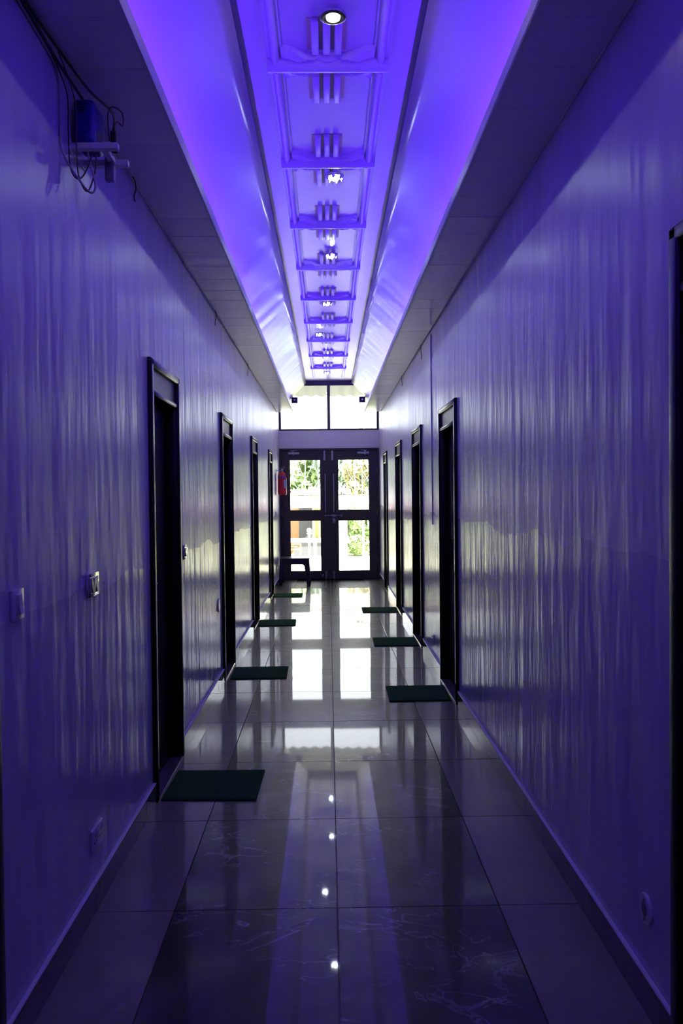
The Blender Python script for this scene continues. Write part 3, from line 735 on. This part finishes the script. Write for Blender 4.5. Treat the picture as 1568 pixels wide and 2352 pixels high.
# ------------------------------------------------------------------ fire extinguisher on the left wall
ex = empty('fire_extinguisher', (-0.778, 13.95, 1.52), 'red fire extinguisher hanging on the left wall beside the double door', 'extinguisher')
ec = (-0.778, 13.95)
eo = (ec[0], ec[1], 1.52)
MB().lathe([(0.0, 1.520), (0.062, 1.522), (0.073, 1.535), (0.075, 1.56), (0.075, 1.835), (0.068, 1.868), (0.045, 1.890), (0.024, 1.900), (0.020, 1.915)], (ec[0], ec[1], 0), 28).build('cylinder', M['red'], ex, eo, smooth=50)
def arc_label(z0, z1, a0, a1, mat, nm):
    def fn(u, v):
        a = a0 + (a1-a0)*u
        return (ec[0] + 0.0758*math.cos(a), ec[1] + 0.0758*math.sin(a), z0 + (z1-z0)*v)
    MB().grid(fn, 12, 2).build(nm, M[mat], ex, eo, smooth=60)
arc_label(1.805, 1.832, -PI*0.92, -PI*0.25, 'bluelabel', 'blue_band')
arc_label(1.635, 1.775, -PI*0.38, -PI*0.05, 'label', 'white_label')
vb = MB().lathe([(0.016, 1.912), (0.018, 1.93), (0.016, 1.965)], (ec[0], ec[1], 0), 14)
valve = vb.build('valve', M['brass'], ex, eo, smooth=40)
MB().box((ec[0]-0.035, ec[1]-0.010, 1.965), (ec[0]+0.055, ec[1]+0.010, 1.974), 0.003, 1).box((ec[0]-0.012, ec[1]-0.010, 1.985), (ec[0]+0.060, ec[1]+0.010, 1.995), 0.003, 1).build('lever', M['steel'], valve, eo)
MB().lathe([(0.0, -0.004), (0.013, -0.003), (0.013, 0.012)], (ec[0], ec[1]-0.030, 1.945), 12, 'y').build('gauge', M['chrome'], valve, eo, smooth=40)
hose = MB().tube(smooth_path([(ec[0]+0.015, ec[1], 1.940), (ec[0]+0.05, ec[1]-0.03, 1.925), (ec[0]+0.085, ec[1]-0.05, 1.80), (ec[0]+0.115, ec[1]-0.04, 1.68), (ec[0]+0.130, ec[1]-0.03, 1.60)]), 0.0075, 8).build('hose', M['rubber'], ex, eo, smooth=60)
MB().tube([(ec[0]+0.129, ec[1]-0.03, 1.605), (ec[0]+0.136, ec[1]-0.028, 1.575), (ec[0]+0.138, ec[1]-0.028, 1.555)], [0.009, 0.014, 0.010], 10).build('nozzle', M['red'], hose, eo, smooth=40)
MB().box((XL, ec[1]-0.02, 1.86), (XL+0.006, ec[1]+0.02, 1.96)).box((XL, ec[1]-0.006, 1.925), (ec[0]-0.012, ec[1]+0.006, 1.935)).build('wall_hook', M['steel'], ex, eo)

# ------------------------------------------------------------------ black plastic stool
st = empty('stool', (-0.585, 14.10, 0), 'black plastic stool with a shiny top before the left leaf of the end door', 'stool')
sx0, sx1, sy0, sy1, hs = -0.858, -0.312, 13.86, 14.36, 0.455
tx0, tx1, ty0, ty1 = -0.835, -0.335, 13.885, 14.335
cxm, cym = (sx0+sx1)/2, (sy0+sy1)/2
MB().box((tx0, ty0, hs-0.028), (tx1, ty1, hs), 0.011, 3).build('seat', M['stool'], st, st.location, smooth=45)
def side_panel(face):
    """arched apron joining two legs of one side"""
    pts = []
    ap = 0.085
    def mapp(u, z):   # u -1..1 along the side, z height
        k = 1 - z/hs
        if face in ('front', 'back'):
            hw = (tx1-tx0)/2-0.006 + ((sx1-sx0)-(tx1-tx0))/2*k
            yy = (ty0+0.004 - (ty0-sy0)*k) if face == 'front' else (ty1-0.004 + (sy1-ty1)*k)
            return Vector(((tx0+tx1)/2 + u*hw, yy, z))
        hw = (ty1-ty0)/2-0.006 + ((sy1-sy0)-(ty1-ty0))/2*k
        xx = (tx0+0.004 - (tx0-sx0)*k) if face == 'left' else (tx1-0.004 + (sx1-tx1)*k)
        return Vector((xx, (ty0+ty1)/2 + u*hw, z))
    outline = []
    zt, za = hs-0.02, hs-ap-0.02
    w_ = 0.225
    outline += [(-1, 0.0), (-1, zt), (1, zt), (1, 0.0), (1-w_, 0.0), (1-w_*1.45, za-0.045), (1-w_*1.55, za-0.02), (1-w_*1.85, za-0.004), (1-w_*2.2, za),
                (-(1-w_*2.2), za), (-(1-w_*1.85), za-0.004), (-(1-w_*1.55), za-0.02), (-(1-w_*1.45), za-0.045), (-(1-w_), 0.0)]
    return outline, mapp
def panel_piece(outline, mapp, inward, th=0.012):
    t = bmesh.new()
    A = [t.verts.new(mapp(u, z)) for u, z in outline]; B = [t.verts.new(mapp(u, z) + inward*th) for u, z in outline]
    t.faces.new(A); t.faces.new(B[::-1]); n_ = len(A)
    for i in range(n_): t.faces.new((A[i], B[i], B[(i+1) % n_], A[(i+1) % n_]))
    bmesh.ops.triangulate(t, faces=[f for f in t.faces if len(f.verts) > 4])
    bmesh.ops.recalc_face_normals(t, faces=t.faces[:])
    return t
dirs = {'front': Vector((0, 1, 0)), 'back': Vector((0, -1, 0)), 'left': Vector((1, 0, 0)), 'right': Vector((-1, 0, 0))}
zsplit = hs-0.105
apron = MB(); legs = {(-1, -1): MB(), (1, -1): MB(), (-1, 1): MB(), (1, 1): MB()}
for fc, dv in dirs.items():
    ol, mp_ = side_panel(fc)
    w_ = 0.225
    zt, za = hs-0.02, hs-0.105
    apron.merge(panel_piece([(-1, za-0.045), (-1, zt), (1, zt), (1, za-0.045), (1-w_*1.45, za-0.045), (1-w_*1.55, za-0.02), (1-w_*1.85, za-0.004), (1-w_*2.2, za), (-(1-w_*2.2), za), (-(1-w_*1.85), za-0.004), (-(1-w_*1.55), za-0.02), (-(1-w_*1.45), za-0.045)], mp_, dv))
    for sg in (-1, 1):
        t = panel_piece([(sg, 0.0), (sg, za-0.045), (sg*(1-w_*1.45), za-0.045), (sg*(1-w_), 0.0)], mp_, dv)
        key = {'front': (sg, -1), 'back': (sg, 1), 'left': (-1, sg), 'right': (1, sg)}[fc]
        legs[key].merge(t)
apron.build('apron', M['stool'], st, st.location)
for kxy, mb in legs.items(): mb.build('leg', M['stool'], st, st.location)

# ------------------------------------------------------------------ outside
GZ = -0.90
tag(MB().box((-40, 16.55, GZ-0.3), (40, 120, GZ)).build('ground', M['grass']), kind='structure')
tag(MB().box((-6, YE+0.12, -0.25), (6, 16.6, -0.012)).build('terrace', M['paving']), kind='structure')
# corrugated veranda roof just outside
def cor(u, v):
    x = -4.0 + 8.0*u; yy = 14.99 + 1.15*v
    return (x, yy, 3.62 - 0.18*v + 0.016*math.cos(2*PI*x/0.215))
rf = empty('veranda_roof', (0, 16.5, 3.6), 'pale corrugated roof sheet with scalloped edge outside the transom window', 'roof')
ob = MB().grid(cor, 440, 4).build('corrugated_sheet', M['sheet'], rf, rf.location, smooth=60)
MB().box((-4, 15.0, 3.645), (4, 15.05, 3.70)).build('purlin', M['bark'], rf, rf.location)
for x in (-3.9, 3.9): MB().box((x-0.05, 16.0, GZ), (x+0.05, 16.1, 3.43)).build('post', M['white'], rf, (x, 16.05, GZ))
# white flat canopy with a red scalloped valance
cn = empty('garden_canopy', (0, 21, GZ), 'white flat garden canopy with faded red scalloped valance beyond the glass doors', 'canopy')
co_ = cn.location
MB().box((-4.5, 20.0, 1.27), (4.5, 23.4, 1.505), 0.02, 1).build('roof_slab', M['white'], cn, co_)
def val(u, v):
    x = -4.5 + 9.0*u
    zb = 1.165 + 0.050*abs(math.cos(PI*(x-0.57)/1.14))
    return (x, 19.99 + 0.01*math.sin(x*20), 1.29 + (zb-1.29)*v)
MB().grid(val, 240, 2).build('valance', M['redtrim'], cn, co_, smooth=60)
for x in (0.34, -4.2, 4.2):
    MB().box((x-0.105, 20.05, GZ), (x+0.105, 20.26, 1.28), 0.01, 1).build('pillar', M['white'], cn, (x, 20.15, GZ))
# floodlight on the canopy
fl = empty('floodlight', (0.46, 20.4, 1.505), 'small square white floodlight with dark rim standing on the canopy roof', 'floodlight')
MB().box((0.375, 20.40, 1.525), (0.555, 20.46, 1.665), 0.006, 1).build('housing', M['rim_and_shade'], fl, fl.location)
MB().box((0.388, 20.392, 1.537), (0.542, 20.402, 1.653)).build('lens', M['white'], fl, fl.location)
MB().box((0.44, 20.42, 1.505), (0.49, 20.45, 1.53)).build('bracket', M['steel'], fl, fl.location)
# rope trellis standing on the canopy
tr = empty('rope_trellis', (0, 22.6, 1.505), 'pale diamond rope trellis on thin posts above the canopy', 'trellis')
for x in (-2.4, -1.62, -0.63, -0.28, 0.72, 0.92, 1.6, 2.4):
    MB().tube([(x, 22.6, 1.505), (x, 22.6, 3.1)], 0.010, 6).build('post', M['rope'], tr, (x, 22.6, 1.5), smooth=60)
for k in range(-8, 9):
    x0_ = k*0.42
    pts = [(x0_, 22.58, 2.42 + 0.05*math.sin(k*2.1)), (x0_+0.16, 22.58, 2.05), (x0_+0.42, 22.58, 1.72), (x0_+0.62, 22.58, 1.52)]
    MB().tube(smooth_path(pts, 5), 0.006, 5).build('rope', M['rope'], tr, pts[0], smooth=60)
    pts = [(x0_, 22.62, 2.42 + 0.05*math.sin(k*2.1)), (x0_-0.16, 22.62, 2.05), (x0_-0.42, 22.62, 1.72), (x0_-0.62, 22.62, 1.52)]
    MB().tube(smooth_path(pts, 5), 0.004, 5).build('rope', M['rope'], tr, pts[0], smooth=60)
# globe lamps
def globe_lamp(x, y, zc_, rg, label):
    r = empty('garden_lamp', (x, y, GZ), label, 'lamp')
    MB().tube([(x, y, GZ), (x, y, zc_-rg)], 0.035, 8).build('post', M['white'], r, r.location, smooth=50)
    MB().lathe([(0.06, zc_-rg-0.05), (0.09, zc_-rg)] , (x, y, 0), 12).build('collar', M['steel'], r, r.location)
    MB().lathe([(max(0.001, rg*math.sin(PI*i/12)), zc_ - rg*math.cos(PI*i/12)) for i in range(13)], (x, y, 0), 16).build('globe', M['globe'], r, r.location, smooth=60)
globe_lamp(-0.62, 26.0, 0.42, 0.080, 'round opal garden lamp on a thin post, seen in the lower left pane')
globe_lamp(1.00, 24.0, 1.10, 0.075, 'round garden lamp just under the right end of the canopy valance')
# white pedestal table
tb = empty('garden_table', (-0.42, 25.0, GZ), 'white round pedestal garden table seen through the lower left pane', 'table')
MB().lathe([(0.0, 0.14), (0.25, 0.145), (0.27, 0.19), (0.05, 0.22), (0, 0.22)], (-0.42, 25, 0), 20).build('tabletop', M['white'], tb, tb.location, smooth=40)
MB().lathe([(0.05, 0.14), (0.045, -0.1), (0.04, -0.6), (0.05, -0.8), (0.16, GZ)], (-0.42, 25, 0), 14).build('pedestal', M['white'], tb, tb.location, smooth=50)
# little pavilion with yellow curtains
pv = empty('garden_pavilion', (-0.8, 34, GZ), 'open garden pavilion with yellow curtains and orange posts, far behind the left pane', 'pavilion')
po_ = pv.location
MB().box((-3.6, 33.4, 1.55), (0.5, 37.5, 1.75), 0.02, 1).build('roof', M['white'], pv, po_)
for x in (-1.78, -0.62, 0.38):
    MB().box((x-0.05, 33.5, GZ), (x+0.05, 33.6, 1.55)).build('post', M['orange'], pv, (x, 33.5, GZ))
def curt(x0_, x1_):
    def fn(u, v):
        return (x0_ + (x1_-x0_)*u, 33.62 + 0.04*math.sin(u*30), -0.2 + 1.75*v)
    return fn
MB().grid(curt(-0.55, 0.32), 40, 2).build('curtain', M['curtain'], pv, po_, smooth=60)
MB().box((-1.25, 34.6, -0.6), (-0.65, 34.7, 1.2)).build('doorway', M['rim_and_shade'], pv, po_)  # solid dark box, its colour stands for the shade inside the opening
MB().box((-1.7, 34.62, -0.9), (-1.25, 34.72, 1.5)).build('side_wall', M['orange'], pv, po_)
MB().box((-3.4, 33.0, -0.36), (0.4, 33.3, -0.20), 0.01, 1).build('counter', M['white'], pv, po_)
MB().box((-1.4, 33.05, -0.9), (0.38, 33.25, -0.36)).build('counter_base', M['rim_and_shade'], pv, po_)
# wooden bench frame
bn = empty('garden_bench', (-1.55, 30, GZ), 'reddish wooden garden bench frame on the lawn at the far left', 'bench')
for x in (-2.1, -1.05): 
    for yy in (30.0, 30.4):
        MB().box((x-0.03, yy, GZ), (x+0.03, yy+0.06, -0.25 if yy > 30.2 else -0.45)).build('leg', M['orange'], bn, (x, yy, GZ))
for k in range(3): MB().box((-2.13, 30.0+0.15*k, -0.46), (-1.02, 30.11+0.15*k, -0.43)).build('seat_slat', M['orange'], bn, bn.location)
for k in range(2): MB().box((-2.13, 30.45, -0.38+0.09*k), (-1.02, 30.47, -0.33+0.09*k)).build('back_slat', M['orange'], bn, bn.location)
# trees and shrubs
def tree(name, x, y, h, rw, mat, label, leaves=1500, trunk_h=0.4, lean=0.0, seed=1, ls=0.16, group='garden trees'):
    rnd = random.Random(seed)
    r = empty(name, (x, y, GZ), label, 'tree' if name == 'tree' else 'shrub', group)
    top = GZ + h
    MB().tube([(x, y, GZ), (x+lean*0.4, y, GZ+h*0.35), (x+lean, y+0.1, GZ+h*0.8)], [0.10*h/5+0.02, 0.07*h/5+0.015, 0.02], 8).build('trunk', M['bark'], r, r.location, smooth=60)
    bm_ = MB(); 
    blobs = [(rnd.uniform(-0.7, 0.7)*rw, rnd.uniform(-0.5, 0.5)*rw, rnd.uniform(trunk_h, 0.92)*h, rnd.uniform(0.28, 0.5)*rw) for _ in range(16)]
    for _ in range(int(leaves*1.5)):
        bx_, by_, bz_, br = rnd.choice(blobs)
        d = Vector((rnd.gauss(0, 1), rnd.gauss(0, 1), rnd.gauss(0, 1))).normalized()*br*rnd.uniform(0.6, 1.0)
        c = Vector((x+lean*(bz_/h)+bx_, y+by_, GZ+bz_)) + d
        a = Vector((rnd.gauss(0, 1), rnd.gauss(0, 1), rnd.gauss(0, 1))).normalized(); b = a.orthogonal().normalized()
        s_ = ls*1.25*rnd.uniform(0.6, 1.4)
        ps = [c - a*s_, c + b*s_*0.5 + a*s_*0.05, c + a*s_, c - b*s_*0.5 + a*s_*0.05]
        bm_.quad(*ps)
    o = bm_.build('foliage', M[mat], r, r.location, recalc=False)
    tag(o, kind='stuff')
    return r
tree('tree', -3.6, 40, 5.6, 2.2, 'leafa', 'bushy pale green tree filling the upper left pane', 3200, 0.15, 0, 3, 0.20)
tree('tree', -1.2, 45.5, 5.2, 2.0, 'leafa', 'pale green tree behind the middle of the double door', 2800, 0.15, 0.2, 5, 0.20)
tree('tree', 1.0, 40, 5.6, 1.9, 'leafb', 'bluish green tree at the left of the upper right pane', 2600, 0.2, 0.1, 7, 0.20)
tree('tree', 3.2, 45.5, 6.2, 2.0, 'leafb', 'bluish green tree at the right of the upper right pane', 2600, 0.2, 0, 9, 0.20)
tree('tree', 1.3, 36.6, 4.2, 0.9, 'leafc', 'slender yellow leaved tree in the upper right pane', 700, 0.35, 0.3, 11, 0.15)
tree('shrub', 1.45, 33, 1.9, 0.8, 'leafa', 'pale green leafy shrub seen through the lower right pane', 1300, 0.15, 0, 13, 0.12, 'garden shrubs')
tree('shrub', 2.9, 34.5, 2.3, 0.8, 'leafc', 'yellowish shrub at the right side of the lower right pane', 1000, 0.15, 0, 15, 0.12, 'garden shrubs')
tree('shrub', 0.80, 34.6, 2.1, 0.6, 'leafb', 'dark bluish shrub right behind the white canopy pillar', 900, 0.1, 0, 17, 0.12, 'garden shrubs')
tree('shrub', -2.3, 32.0, 1.7, 0.6, 'leafa', 'pale shrub behind the garden bench in the lower left pane', 1200, 0.1, 0, 19, 0.13, 'garden shrubs')
tree('tree', -6.0, 45.5, 5.0, 2.0, 'leafb', 'bluish green tree farthest to the left of the garden', 1800, 0.15, 0, 21, 0.2)
tree('tree', 5.2, 40, 5.4, 2.0, 'leafa', 'pale green tree farthest to the right of the garden', 1800, 0.15, 0, 23, 0.2)
